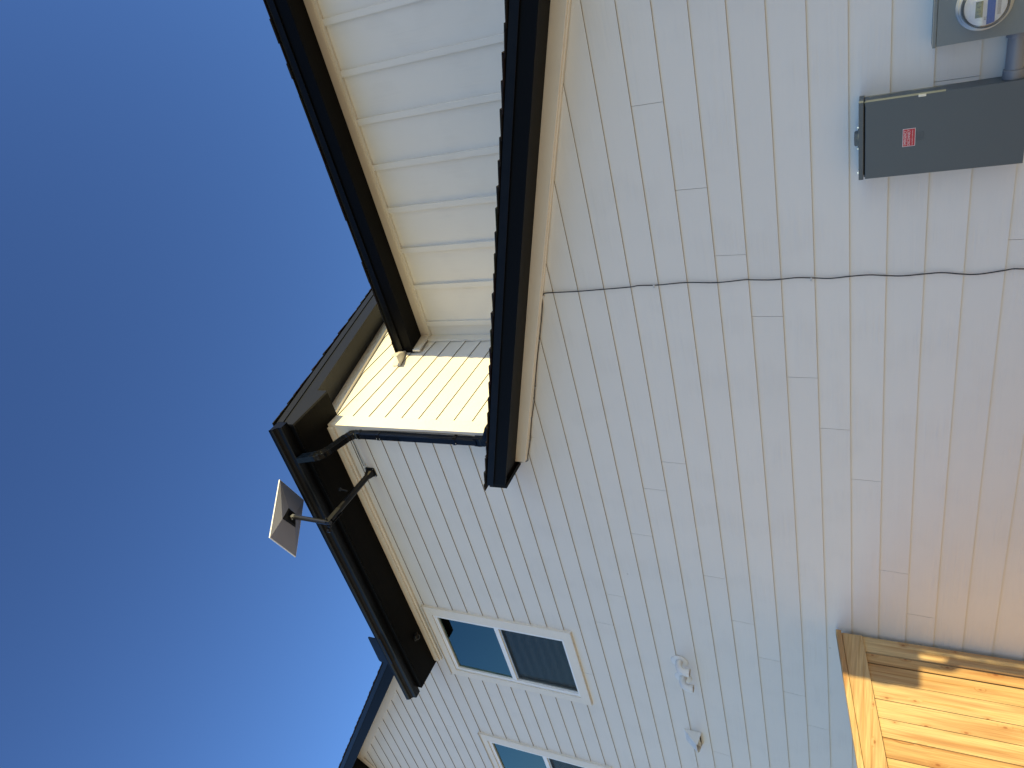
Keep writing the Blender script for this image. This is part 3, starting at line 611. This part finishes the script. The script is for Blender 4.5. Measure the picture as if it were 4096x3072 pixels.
# ------------------------------------------------------------------ windows
def window(W, Zs):
    x0, x1, z0, z1 = W; rail0, rail1 = Zs; cw = 0.092
    y0, y1 = -0.022, 0.012
    m = MB(); m.box(x0, x0+cw, y0, y1, z0+cw, z1-cw); m.box(x1-cw-0.022, x1, y0, y1, z0+cw, z1-cw)
    m.box(x0-0.004, x1+0.004, y0-0.002, y1, z0, z0+cw+0.006); m.box(x0, x1, y0, y1, z1-cw, z1)
    win = m.build('window', M['trim'], house, bevel=0.0015)
    b = MB(); b.box(x0-0.006, x1+0.006, y0-0.012, 0.002, z1+0.0005, z1+0.006); b.box(x0-0.006, x1+0.006, y0-0.012, y0-0.009, z1-0.012, z1+0.0005); b.build('head_flashing', M['flash_beige'], win)
    a0, a1, c0, c1 = x0+cw+0.001, x1-cw-0.023, z0+cw+0.007, z1-cw-0.001; fw_ = 0.040
    m = MB(); yf, yk = -0.010, 0.06
    m.box(a0, a0+fw_, yf, yk, c0, c1); m.box(a1-fw_, a1, yf, yk, c0, c1)
    m.box(a0+fw_, a1-fw_, yf, yk, c0, c0+fw_*0.6); m.box(a0+fw_, a1-fw_, yf, yk, c1-fw_*1.1, c1)
    m.box(a0+0.012, a0+0.016, yf-0.003, yf, c0+0.01, c1-0.01); m.box(a1-0.016, a1-0.012, yf-0.003, yf, c0+0.01, c1-0.01); m.box(a0+0.016, a1-0.016, yf-0.003, yf, c1-0.02, c1-0.016)
    m.build('frame', M['vinyl'], win, bevel=0.002)
    m = MB(); m.box(a0+fw_+0.001, a1-fw_-0.001, -0.006, 0.045, rail0, rail1); m.build('meeting_rail', M['vinyl'], win, bevel=0.002)
    g0, g1 = a0+fw_, a1-fw_
    m = MB(); m.box(g0, g1, 0.010, 0.014, rail1, c1-fw_*1.1); m.build('pane', M['glass'], win)
    m = MB(); m.box(g0, g1, 0.034, 0.038, c0+fw_*0.6, rail0); m.build('pane', M['glass'], win)
    m = MB(); q0, q1 = c0+fw_*0.6, rail0
    for a, b_, c, d in ((g0, g0+0.018, q0, q1), (g1-0.012, g1, q0, q1), (g0+0.018, g1-0.012, q0, q0+0.012), (g0+0.018, g1-0.012, q1-0.016, q1)): m.box(a, b_, 0.008, 0.018, c, d)
    m.build('screen_frame', M['steel'], win)
    m = MB(); m.face([(g0+0.01, 0.013, q0+0.006), (g1-0.006, 0.013, q0+0.006), (g1-0.006, 0.013, q1-0.008), (g0+0.01, 0.013, q1-0.008)]); m.build('insect_screen', M['screen'], win)
    # inner jamb and the room behind
    m = MB(); X0, X1, Y0, Y1, A, B = x0-0.6, x1+0.6, 0.062, 3.2, 1.7, 4.36
    m.face([(X0, Y1, A), (X1, Y1, A), (X1, Y1, B), (X0, Y1, B)]); m.face([(X0, Y0, B), (X1, Y0, B), (X1, Y1, B), (X0, Y1, B)])
    m.face([(X0, Y0, A), (X0, Y1, A), (X0, Y1, B), (X0, Y0, B)]); m.face([(X1, Y0, A), (X1, Y1, A), (X1, Y1, B), (X1, Y0, B)]); m.face([(X0, Y0, A), (X1, Y0, A), (X1, Y1, A), (X0, Y1, A)])
    for a, b_, c, d in ((X0, a0, A, B), (a1, X1, A, B), (a0, a1, A, c0), (a0, a1, c1, B)): m.face([(a, Y0, c), (b_, Y0, c), (b_, Y0, d), (a, Y0, d)])
    m.build('room_interior', M['inner'], win, fix=False)
window(W1, (3.394, 3.447)); window(W2, (3.399, 3.452))

# ================================================================== satellite dish
SC = Vector((-3.764, -0.636, 4.685)); EXv = Vector((-.944, .328, -.015)); EYv = Vector((.299, .878, .375)); EN = EXv.cross(EYv).normalized()
if EN.z > 0: EN = -EN
EYv = (EYv - EXv*EYv.dot(EXv)).normalized()
def dp(a, b, h): return SC + EXv*a + EYv*b + EN*h
dish = thing('satellite_dish', 'grey rectangular satellite dish on a black arm beside the eave', 'satellite dish')
hx, hy = 0.1915, 0.297
m = MB(); top = [dp(-hx, hy, -0.012), dp(hx, hy, -0.012), dp(hx, -hy, -0.012), dp(-hx, -hy, -0.012)]; low = [dp(-hx, hy, 0), dp(hx, hy, 0), dp(hx, -hy, 0), dp(-hx, -hy, 0)]
m.solid(low, top); m.build('rim', M['dish_rim'], dish, bevel=0.002)
m = MB(); H_ = 0.036; k_ = 0.006
outer = [dp(-hx+k_, hy-k_, 0.0005), dp(hx-k_, hy-k_, 0.0005), dp(hx-k_, -hy+k_, 0.0005), dp(-hx+k_, -hy+k_, 0.0005)]
inn = [dp(-0.056, 0.062, H_), dp(0.049, 0.060, H_), dp(0.078, -0.068, H_), dp(-0.115, -0.083, H_)]
for i in range(4): m.face([outer[i], outer[(i+1) % 4], inn[(i+1) % 4], inn[i]])
m.face(inn); m.build('back_shell', M['dish'], dish, fix=True)
m = MB(); inn2 = [p_ + EN*0.001 for p_ in inn]; inn3 = [SC + (p_-SC)*0.8 + EN*0.018 for p_ in inn]; m.solid(inn2, inn3); m.build('mount_plate', M['black_plastic'], dish)
HG = Vector((-3.71, -0.678, 4.167)); PT = Vector((-3.735, -0.640, 4.585))
m = MB(); m.tube([HG - (PT-HG).normalized()*0.03, PT], 0.0205, 20); m.build('mast', M['mast'], dish, smooth=True)
m = MB(); u_ = (PT-HG).normalized(); m.sweep([PT-u_*0.004, PT+u_*0.040], [(-.015, -.017), (.015, -.017), (.015, .017), (-.015, .017)], (1, 0, 0)); br = m.build('mast_clamp', M['clamp_steel'], dish, bevel=0.003)
for dx in (-0.010, 0.010):
    m = MB(); m.lathe(PT + Vector((dx, -0.022, 0.015)), (0.15, -1, 0), [(0.0065, 0), (0.0065, 0.005), (0.0005, 0.0055)], 6); m.build('bolt', M['bolt'], br)
AB = Vector((-3.712, -0.06, 4.150))
m = MB(); tgt = HG
m.tube([AB+Vector((0, .035, .004)), AB, (AB+HG)/2, HG+Vector((0, .035, 0.0))], 0.0275, 18); m.build('arm', M['black_plastic'], dish, smooth=True)
m = MB(); a = HG+Vector((0, 0.03, 0)); dirn = (AB-HG).normalized()
m.sweep([HG-dirn*0.02, HG+dirn*0.16], [(-.028, -.012), (.028, -.012), (.028, .030), (.025, .030), (.025, -.009), (-.025, -.009), (-.025, .030), (-.028, .030)], (1, 0, 0)); m.build('hinge_bracket', M['mast'], dish)
m = MB()
m.lathe(HG+Vector((-0.058, 0.0, 0.0)), (1, 0, 0), [(0.0005, 0), (0.012, 0.001), (0.012, 0.02), (0.007, 0.021), (0.007, 0.11), (0.0005, 0.111)], 16); m.lathe(HG+Vector((-0.085, -0.01, 0.02)), (0.3, 0, -1), [(0.0005, -0.02), (0.018, -0.015), (0.022, 0), (0.018, 0.015), (0.0005, 0.02)], 16)
m.build('pivot_bolt', M['black_plastic'], dish, smooth=True)
m = MB(); kp = Vector((-3.70, -0.32, 4.19)); m.tube([kp+Vector((.03, 0, 0)), kp+Vector((.05, -0.01, 0.06))], 0.006, 8); m.lathe(kp+Vector((.05, -0.01, 0.06)), (0.2, 0, 1), [(0.0005, 0), (0.017, 0.0), (0.017, 0.008), (0.013, 0.008), (0.013, 0.004), (0.0005, 0.004)], 20); m.build('ground_lug', M['black_plastic'], dish)
m = MB(); c = 0.008
pp = [(-3.764+c, 4.100), (-3.664-c, 4.100), (-3.664, 4.100+c), (-3.664, 4.205-c), (-3.664-c, 4.205), (-3.764+c, 4.205), (-3.764, 4.205-c), (-3.764, 4.100+c)]
m.prism_y(pp, -0.010, -0.003); m.sweep([(-3.712, -0.012, 4.15), (-3.712, -0.075, 4.150)], [(-.030, -.028), (.030, -.028), (.030, .028), (-.030, .028)], (1, 0, 0), [1.25, 0.8]); wb = m.build('wall_bracket', M['black_plastic'], dish, bevel=0.002)
for x, z in ((-3.676, 4.112), (-3.752, 4.112), (-3.676, 4.194), (-3.752, 4.194)):
    m = MB(); m.lathe((x, -0.010, z), (0, -1, 0), [(0.006, 0), (0.006, 0.004), (0.0005, 0.0045)], 6); m.build('bolt', M['bolt'], wb)

# ================================================================== cable
cab = [(-3.640, 4.185), (-3.632, 4.205), (-3.62, 4.200), (-3.50, 4.204), (-3.36, 4.203), (-3.25, 4.19), (-3.215, 4.10), (-3.20, 3.6), (-3.20, 3.0), (-3.24, 2.72), (-3.34, 2.60), (-3.445, 2.56), (-3.452, 2.52), (-3.436, 2.478), (-3.40, 2.470), (-3.33, 2.450),
       (-3.237, 2.414), (-3.10, 2.372), (-3.012, 2.343), (-2.87, 2.290), (-2.732, 2.247), (-2.60, 2.206), (-2.477, 2.166), (-2.329, 2.114), (-2.20, 2.070), (-2.08, 2.032), (-2.00, 2.009), (-1.984, 2.003), (-1.972, 1.985), (-1.968, 1.944),
       (-1.967, 1.752), (-1.961, 1.573), (-1.954, 1.396), (-1.946, 1.333), (-1.949, 1.219), (-1.941, 1.041), (-1.951, 0.861), (-1.941, 0.696), (-1.943, 0.67), (-1.950, 0.568), (-1.949, 0.501), (-1.944, 0.415), (-1.951, 0.324), (-1.958, 0.242), (-1.951, 0.142), (-1.948, 0.051), (-1.957, -0.033), (-1.963, -0.109), (-1.958, -0.206), (-1.955, -0.291), (-1.969, -0.385), (-1.973, -0.455), (-1.959, -0.56), (-1.952, -0.601), (-1.956, -0.66), (-1.962, -0.9), (-1.955, -1.2), (-1.96, -1.6)]
def catmull(P, n=5):
    out = []
    for i in range(len(P)-1):
        p0, p1, p2, p3 = P[max(0, i-1)], P[i], P[i+1], P[min(len(P)-1, i+2)]
        for k in range(n):
            t_ = k/n; out.append(0.5*((2*p1)+(-p0+p2)*t_+(2*p0-5*p1+4*p2-p3)*t_*t_+(-p0+3*p1-3*p2+p3)*t_**3))
    out.append(P[-1]); return out
P = []
for x, z in cab:
    y = -0.006
    if z > 2.6: y = -0.006 if x < CX-0.13 else -0.026
    if 2.45 < z <= 2.6 and x < -3.33: y = -0.012
    if x < -3.6: y = -0.010
    if -3.36 < x < -2.02 and z < 2.5: z -= 0.007; y = -0.012
    P.append(Vector((x, y, z)))
m = MB(); cp = catmull(P, 5)
# parallel-transport tube
def tube_pt(mb, path, rad, seg=8):
    path = [Vector(p) for p in path]; prev = None; i0 = len(mb.v)
    for i, p in enumerate(path):
        tg = (path[min(len(path)-1, i+1)]-path[max(0, i-1)]).normalized()
        if prev is None: prev = tg.orthogonal().normalized()
        prev = (prev - tg*prev.dot(tg)).normalized(); bn = tg.cross(prev)
        for k in range(seg):
            a = 2*math.pi*k/seg; mb.v.append(tuple(p + prev*(rad*math.cos(a)) + bn*(rad*math.sin(a))))
    for i in range(len(path)-1):
        for k in range(seg):
            mb.f.append((i0+i*seg+k, i0+i*seg+(k+1) % seg, i0+(i+1)*seg+(k+1) % seg, i0+(i+1)*seg+k)); mb.r.append(0.5)
tube_pt(m, cp, 0.0035)
cable = m.build('cable', M['cable'], smooth=True); tag(cable, 'thin black cable running down the siding from the dish arm', 'cable')
for x, z, horiz in ((-1.991, 1.998, 0), (-2.329, 2.114, 1), (-2.730, 2.247, 1), (-1.951, 1.241, 0), (-1.953, 0.342, 0), (-3.012, 2.343, 1), (-3.237, 2.414, 1), (-3.63, 4.19, 1)):
    m = MB(); m.box(x-0.006, x+0.006, -0.013, 0.001, z-0.007, z+0.004); m.lathe((x+(0.0 if horiz else -0.010), -0.005, z-(0.010 if horiz else 0)), (0, -1, 0), [(0.0045, 0), (0.0045, 0.008), (0.0005, 0.009)], 8); m.build('cable_clip', M['clip'], cable)

# ================================================================== small round fixture under the eave
m = MB(); m.lathe((-5.925, -0.145, 4.402), (0, 0, -1), [(0.0005, 0), (0.045, 0), (0.045, 0.012), (0.036, 0.016), (0.034, 0.03), (0.026, 0.046), (0.012, 0.054), (0.0005, 0.056)], 28)
o = m.build('soffit_fixture', M['gloss'], smooth=True); tag(o, 'small round black dome fixture under the black eave above the window', 'light fixture')

# ================================================================== electrical panel
ep = thing('electrical_panel', 'dark grey electrical disconnect panel with a red sticker on the siding', 'electrical panel')
px0, px1 = -1.371, -1.003
m = MB(); m.box(px0+0.004, px1-0.004, -0.104, 0.003, -0.565, 0.076); m.build('cabinet', M['grey_box'], ep, bevel=0.003)
m = MB(); m.box(px0, px1, -0.120, -0.1045, -0.570, 0.071)
m.box(px1-0.0035, px1, -0.1045, -0.085, -0.570, 0.071); m.box(px0, px0+0.0035, -0.1045, -0.085, -0.570, 0.071)
door = m.build('door', M['grey_box'], ep, bevel=0.002)
m = MB(); m.box(px0-0.003, px1+0.002, -0.121, 0.003, 0.078, 0.0995); m.build('top_cap', M['grey_box'], ep, bevel=0.003)
m = MB(); m.box(px0+0.02, px1-0.02, -0.112, -0.02, 0.0711, 0.0778); m.build('gap_shadow_strip', M['dark_hole'], ep)
m = MB(); m.lathe((-1.184, -0.060, 0.0995), (0, 0, 1), [(0.044, 0), (0.044, 0.004), (0.036, 0.005), (0.036, 0.016), (0.031, 0.020), (0.0005, 0.021)], 28); m.build('hub_plate', M['grey_box'], ep, smooth=True)
for x in (-1.135, -1.233, -1.357): m = MB(); m.lathe((x, -0.06, 0.0995), (0, 0, 1), [(0.006, 0), (0.006, 0.007), (0.0005, 0.008)], 6); m.build('bolt', M['bolt'], ep)
m = MB(); m.box(-1.013, -1.0025, -0.1225, -0.118, -0.176, -0.145); m.build('latch', M['steel'], ep, bevel=0.001)
sx0, sx1, sz0, sz1 = -1.233, -1.150, -0.1392, -0.087
m = MB(); m.box(sx0, sx1, -0.1212, -0.1201, sz0, sz1); stk = m.build('warning_sticker', M['sticker_white'], ep)
m = MB(); m.box(sx0+0.002, sx1-0.002, -0.1216, -0.1213, sz0+0.002, sz1-0.002); m.build('red_field', M['red'], stk)
def text(body, size, loc, mat, name, parent, width=None, ext=0.0):
    cu = bpy.data.curves.new(name, 'FONT'); cu.body = body; cu.size = size; cu.extrude = ext; cu.align_x = 'CENTER'; cu.align_y = 'CENTER'
    tmp = bpy.data.objects.new(name+'_tmp', cu); COL.objects.link(tmp); dg = bpy.context.evaluated_depsgraph_get(); dg.update()
    me = bpy.data.meshes.new_from_object(tmp.evaluated_get(dg)); bpy.data.objects.remove(tmp)
    xs = [v_.co.x for v_ in me.vertices]; k = (width/(max(xs)-min(xs))) if (width and xs) else 1
    for v_ in me.vertices:
        x, y, z = v_.co; v_.co = (loc[0]+x*k, loc[1]-z, loc[2]+y)
    me.materials.clear(); me.materials.append(mat)
    ob = bpy.data.objects.new(name, me); COL.objects.link(ob); ob.parent = parent; return ob
xm = (sx0+sx1)/2
text('EMERGENCY', 0.0155, (xm, -0.1219, -0.0978), M['sticker_white'], 'lettering', stk, 0.068)
text('DISCONNECT', 0.0155, (xm, -0.1219, -0.1130), M['sticker_white'], 'lettering', stk, 0.074)
text('DESCONEXIÓN DE EMERGENCIA', 0.006, (xm, -0.1219, -0.1275), M['sticker_white'], 'lettering', stk, 0.070)
m = MB(); ex0, ex1, ez0, ez1 = -1.208, -1.174, -0.173, -0.1405
def ring(mb, a, b, c, d, wd, y0, y1):
    mb.box(a, b, y0, y1, d-wd, d); mb.box(a, b, y0, y1, c, c+wd); mb.box(a, a+wd, y0, y1, c+wd, d-wd); mb.box(b-wd, b, y0, y1, c+wd, d-wd)
ring(m, ex0, ex1, ez0, ez1, 0.0015, -0.1215, -0.1199); ring(m, ex0+0.010, ex1-0.010, ez0+0.010, ez1-0.010, 0.0015, -0.1215, -0.1199); m.build('embossed_squares', M['grey_box'], ep, bevel=0.0005)

# ================================================================== meter
mt = thing('electric_meter', 'grey electric meter box with round glass meter, half out of the picture', 'electric meter')
mx0, mx1, mzt, mzb = -0.812, -0.535, -0.190, -0.78
m = MB(); m.box(mx0+0.008, mx1-0.008, -0.110, 0.003, mzb, mzt-0.006); m.build('enclosure', M['grey_box_light'], mt, bevel=0.004)
m = MB(); m.box(mx0, mx1, -0.1205, -0.1105, mzb-0.004, mzt-0.014); m.build('cover', M['grey_box_light'], mt, bevel=0.002)
m = MB(); m.box(mx0-0.003, mx1+0.003, -0.124, -0.02, mzt-0.013, mzt); m.build('hood_strip', M['grey_box_light'], mt, bevel=0.002)
MC = (-0.672, -0.1206, -0.372)
m = MB(); m.lathe(MC, (0, -1, 0), [(0.104, 0), (0.101, 0.008), (0.096, 0.011), (0.094, 0.016), (0.092, 0.030), (0.087, 0.034), (0.085, 0.030)], 48, side=(1, 0, 0)); m.build('ring', M['ring'], mt, smooth=True)
fy = -0.176
m = MB(); m.lathe((MC[0], fy, MC[2]), (0, -1, 0), [(0.076, -0.03), (0.076, 0), (0.0005, 0.0)], 40, side=(1, 0, 0)); fc = m.build('face', M['white_label'], mt)
m = MB(); m.box(MC[0]-0.050, MC[0]+0.030, fy-0.006, fy-0.001, MC[2]+0.004, MC[2]+0.052); m.build('display_bezel', M['white_label'], fc, bevel=0.002)
m = MB(); m.box(MC[0]-0.040, MC[0]+0.022, fy-0.0072, fy-0.0062, MC[2]+0.010, MC[2]+0.036); m.build('display', M['lcd'], fc)
m = MB(); m.prism_y([(MC[0]-0.066, MC[2]-0.034), (MC[0]+0.066, MC[2]-0.034), (MC[0]+0.073, MC[2]-0.006), (MC[0]-0.073, MC[2]-0.006)], fy-0.0030, fy-0.0008); m.build('blue_band', M['blue_label'], fc)
text('8 0 4 2', 0.021, (MC[0]-0.008, fy-0.0078, MC[2]+0.023), M['ink'], 'digits', fc)
text('FC', 0.011, (MC[0]-0.046, fy-0.0025, MC[2]-0.001), M['ink'], 'lettering', fc)
text('|||||||||||||||', 0.014, (MC[0]-0.012, fy-0.0025, MC[2]-0.046), M['ink'], 'barcode', fc)
m = MB(); m.lathe((MC[0], -0.150, MC[2]), (0, -1, 0), [(0.086, 0), (0.085, 0.012), (0.083, 0.040), (0.078, 0.052), (0.066, 0.060), (0.03, 0.064), (0.0005, 0.065), (0.0005, 0.0625), (0.03, 0.0615), (0.064, 0.0575), (0.0755, 0.050), (0.0805, 0.039), (0.083, 0.0)], 48, side=(1, 0, 0)); m.build('glass_dome', M['clear'], mt, smooth=True)

cd = thing('conduit', 'short grey pipe joining the meter box to the dark grey panel', 'pipe')
m = MB(); m.tube([(-0.805, -0.058, -0.507), (-1.006, -0.058, -0.507)], 0.034, 28, side=(0, 0, 1)); m.build('pipe', M['pvc_grey'], cd, smooth=True)
for a, b_ in ((-0.806, -0.835), (-0.966, -1.0055)):
    m = MB(); m.tube([(a, -0.058, -0.507), (b_, -0.058, -0.507)], 0.041, 28, side=(0, 0, 1)); m.build('coupling', M['pvc_grey'], cd, bevel=0.003, smooth=True)

# ================================================================== vents
for x, z, lab in ((-5.690, 1.547, 'white elbow vent pipe on the siding, nearer the window side of the pair'), (-5.915, 1.540, 'white elbow vent pipe on the siding, nearer the boxy vent hood')):
    vt = thing('vent_pipe', lab, 'vent pipe', 'white elbow vent pipes on the wall'); vt.location = (x, 0, z)
    m = MB(); m.lathe((x, 0.0, z), (0, -1, 0), [(0.076, -0.004), (0.076, 0.002), (0.070, 0.006), (0.034, 0.008)], 36); m.build('escutcheon', M['pvc_white'], vt, smooth=True, origin=(x, 0, z))
    pth = [(x, 0.0, z), (x, -0.028, z)] + [(x, -0.028-0.068*math.sin(a), z-0.068*(1-math.cos(a))) for a in [R(d) for d in range(8, 91, 8)]] + [(x, -0.096, z-0.075), (x, -0.096, z-0.085)]
    m = MB(); m.tube(pth, 0.0315, 24, side=(1, 0, 0), cap=False); m.build('elbow', M['pvc_white'], vt, smooth=True, origin=(x, 0, z))
    m = MB(); m.lathe((x, -0.096, z-0.078), (0, 0, -1), [(0.0345, 0), (0.036, 0.002), (0.036, 0.032), (0.0315, 0.032), (0.0315, 0.002)], 28); m.build('outlet', M['pvc_white'], vt, smooth=True, origin=(x, 0, z))
    m = MB(); m.lathe((x, -0.096, z-0.084), (0, 0, -1), [(0.0005, 0), (0.031, 0.0)], 24); m.build('bore', M['dark_hole'], vt, origin=(x, 0, z))
vh = thing('vent_hood', 'small white wedge shaped vent hood on the siding', 'vent hood')
vx0, vx1, vz0, vz1 = -6.925, -6.755, 1.470, 1.630
m = MB(); m.box(vx0-0.004, vx1+0.004, -0.006, 0.003, vz0-0.004, vz1+0.004)
th = 0.003
m.solid([(vx0, -0.006, vz1), (vx1, -0.006, vz1), (vx1, -0.006, vz1-th), (vx0, -0.006, vz1-th)], [(vx0+0.02, -0.118, vz0+0.028), (vx1-0.012, -0.118, vz0+0.028), (vx1-0.012, -0.116, vz0+0.024), (vx0+0.02, -0.116, vz0+0.024)])
for xa, xb in ((vx0, vx0+0.02), (vx1, vx1-0.012)):
    s1 = 0.002 if xa < -6.85 else -0.002
    A = [(xa, -0.006, vz1-0.002), (xb, -0.117, vz0+0.027), (xb, -0.117, vz0+0.014), (xa, -0.006, vz0)]
    m.solid(A, [(a+s1, b_, c) for a, b_, c in A])
m.build('hood', M['pvc_white'], vh)
m = MB(); m.box(vx0+0.02, vx1-0.02, -0.0075, -0.0062, vz0+0.01, vz1-0.03); m.build('opening', M['dark_hole'], vh)
m = MB(); m.box(vx0+0.022, vx1-0.022, -0.05, -0.047, vz0+0.006, vz0+0.11); m.build('flap', M['pvc_white'], vh)

# ================================================================== cedar fence
FX = -4.893; GZ0 = -1.60; SL = 0.170
def ft(y): return 0.215 + SL*(y+0.04)
fence = thing('fence', 'new cedar board fence in the sun butted against the house wall', 'fence')
m = MB(); y = -0.034; ws = [0.136, 0.093, 0.139, 0.140, 0.140, 0.137, 0.139, 0.138, 0.140, 0.139, 0.137, 0.14, 0.138, 0.139, 0.14, 0.138, 0.139, 0.14, 0.138, 0.139, 0.141, 0.139, 0.138, 0.14]
for i, wd in enumerate(ws):
    xf = FX-0.020 - (0.008 if i == 1 else 0.0) - random.uniform(0, 0.0015); yb2 = y-wd+(0.0075 if i == 0 else 0.015 if i == 1 else 0.0035)
    m.solid([(xf, y, GZ0), (xf, yb2, GZ0), (xf-0.018, yb2, GZ0), (xf-0.018, y, GZ0)],
            [(xf, y, ft(y)-0.002), (xf, yb2, ft(yb2)-0.002), (xf-0.018, yb2, ft(yb2)-0.002), (xf-0.018, y, ft(y)-0.002)], [0.55, 0.05, 0.15, 0.62, 0.9, 0.48, 0.30, 0.7][i % 8])
    y -= wd
YE = y
m.build('boards', M['cedar'], fence, bevel=0.0015)
def rail(x0, x1, o0, o1, name, r, ya=-0.045, yb=None, mat='cedar_rail'):
    yb = YE if yb is None else yb
    q = MB(); q.solid([(x0, ya, ft(ya)+o0), (x1, ya, ft(ya)+o0), (x1, ya, ft(ya)+o1), (x0, ya, ft(ya)+o1)], [(x0, yb, ft(yb)+o0), (x1, yb, ft(yb)+o0), (x1, yb, ft(yb)+o1), (x0, yb, ft(yb)+o1)], r); return q.build(name, M[mat], fence, bevel=0.0015)
rail(FX-0.0195, FX, -0.141, -0.002, 'top_trim', 0.35)
rail(FX-0.06, FX+0.010, 0.0015, 0.038, 'cap', 0.75, ya=-0.030)
rail(FX-0.080, FX-0.042, -0.125, -0.035, 'top_rail', 0.2); rail(FX-0.0195, FX, -1.70, -1.56, 'bottom_trim', 0.6)
for yy in (-0.012, YE+0.09): m = MB(); m.box(FX-0.17, FX-0.081, yy-0.09, yy, GZ0, ft(yy)-0.01, 0.5); m.build('post', M['cedar'], fence, bevel=0.003)

m = MB(); m.box(FX-0.17, FX-0.060, -0.300, -0.205, GZ0, ft(-0.3)-0.13); m.build('post', M['treated_post'], fence, bevel=0.003)  # added dark upright behind the boards so the gap does not show bright

# ================================================================== ground
m = MB(); N = 26
xs = [-300, -120, -50, -25] + [-16+i*1.5 for i in range(20)] + [25, 50, 120, 300]
for i in range(len(xs)-1):
    for j in range(len(xs)-1): m.face([(xs[i], xs[j], -1.6), (xs[i+1], xs[j], -1.6), (xs[i+1], xs[j+1], -1.6), (xs[i], xs[j+1], -1.6)])
g = m.build('ground', M['ground'], fix=False); g['kind'] = 'structure'; g['label'] = 'dry tan yard ground'
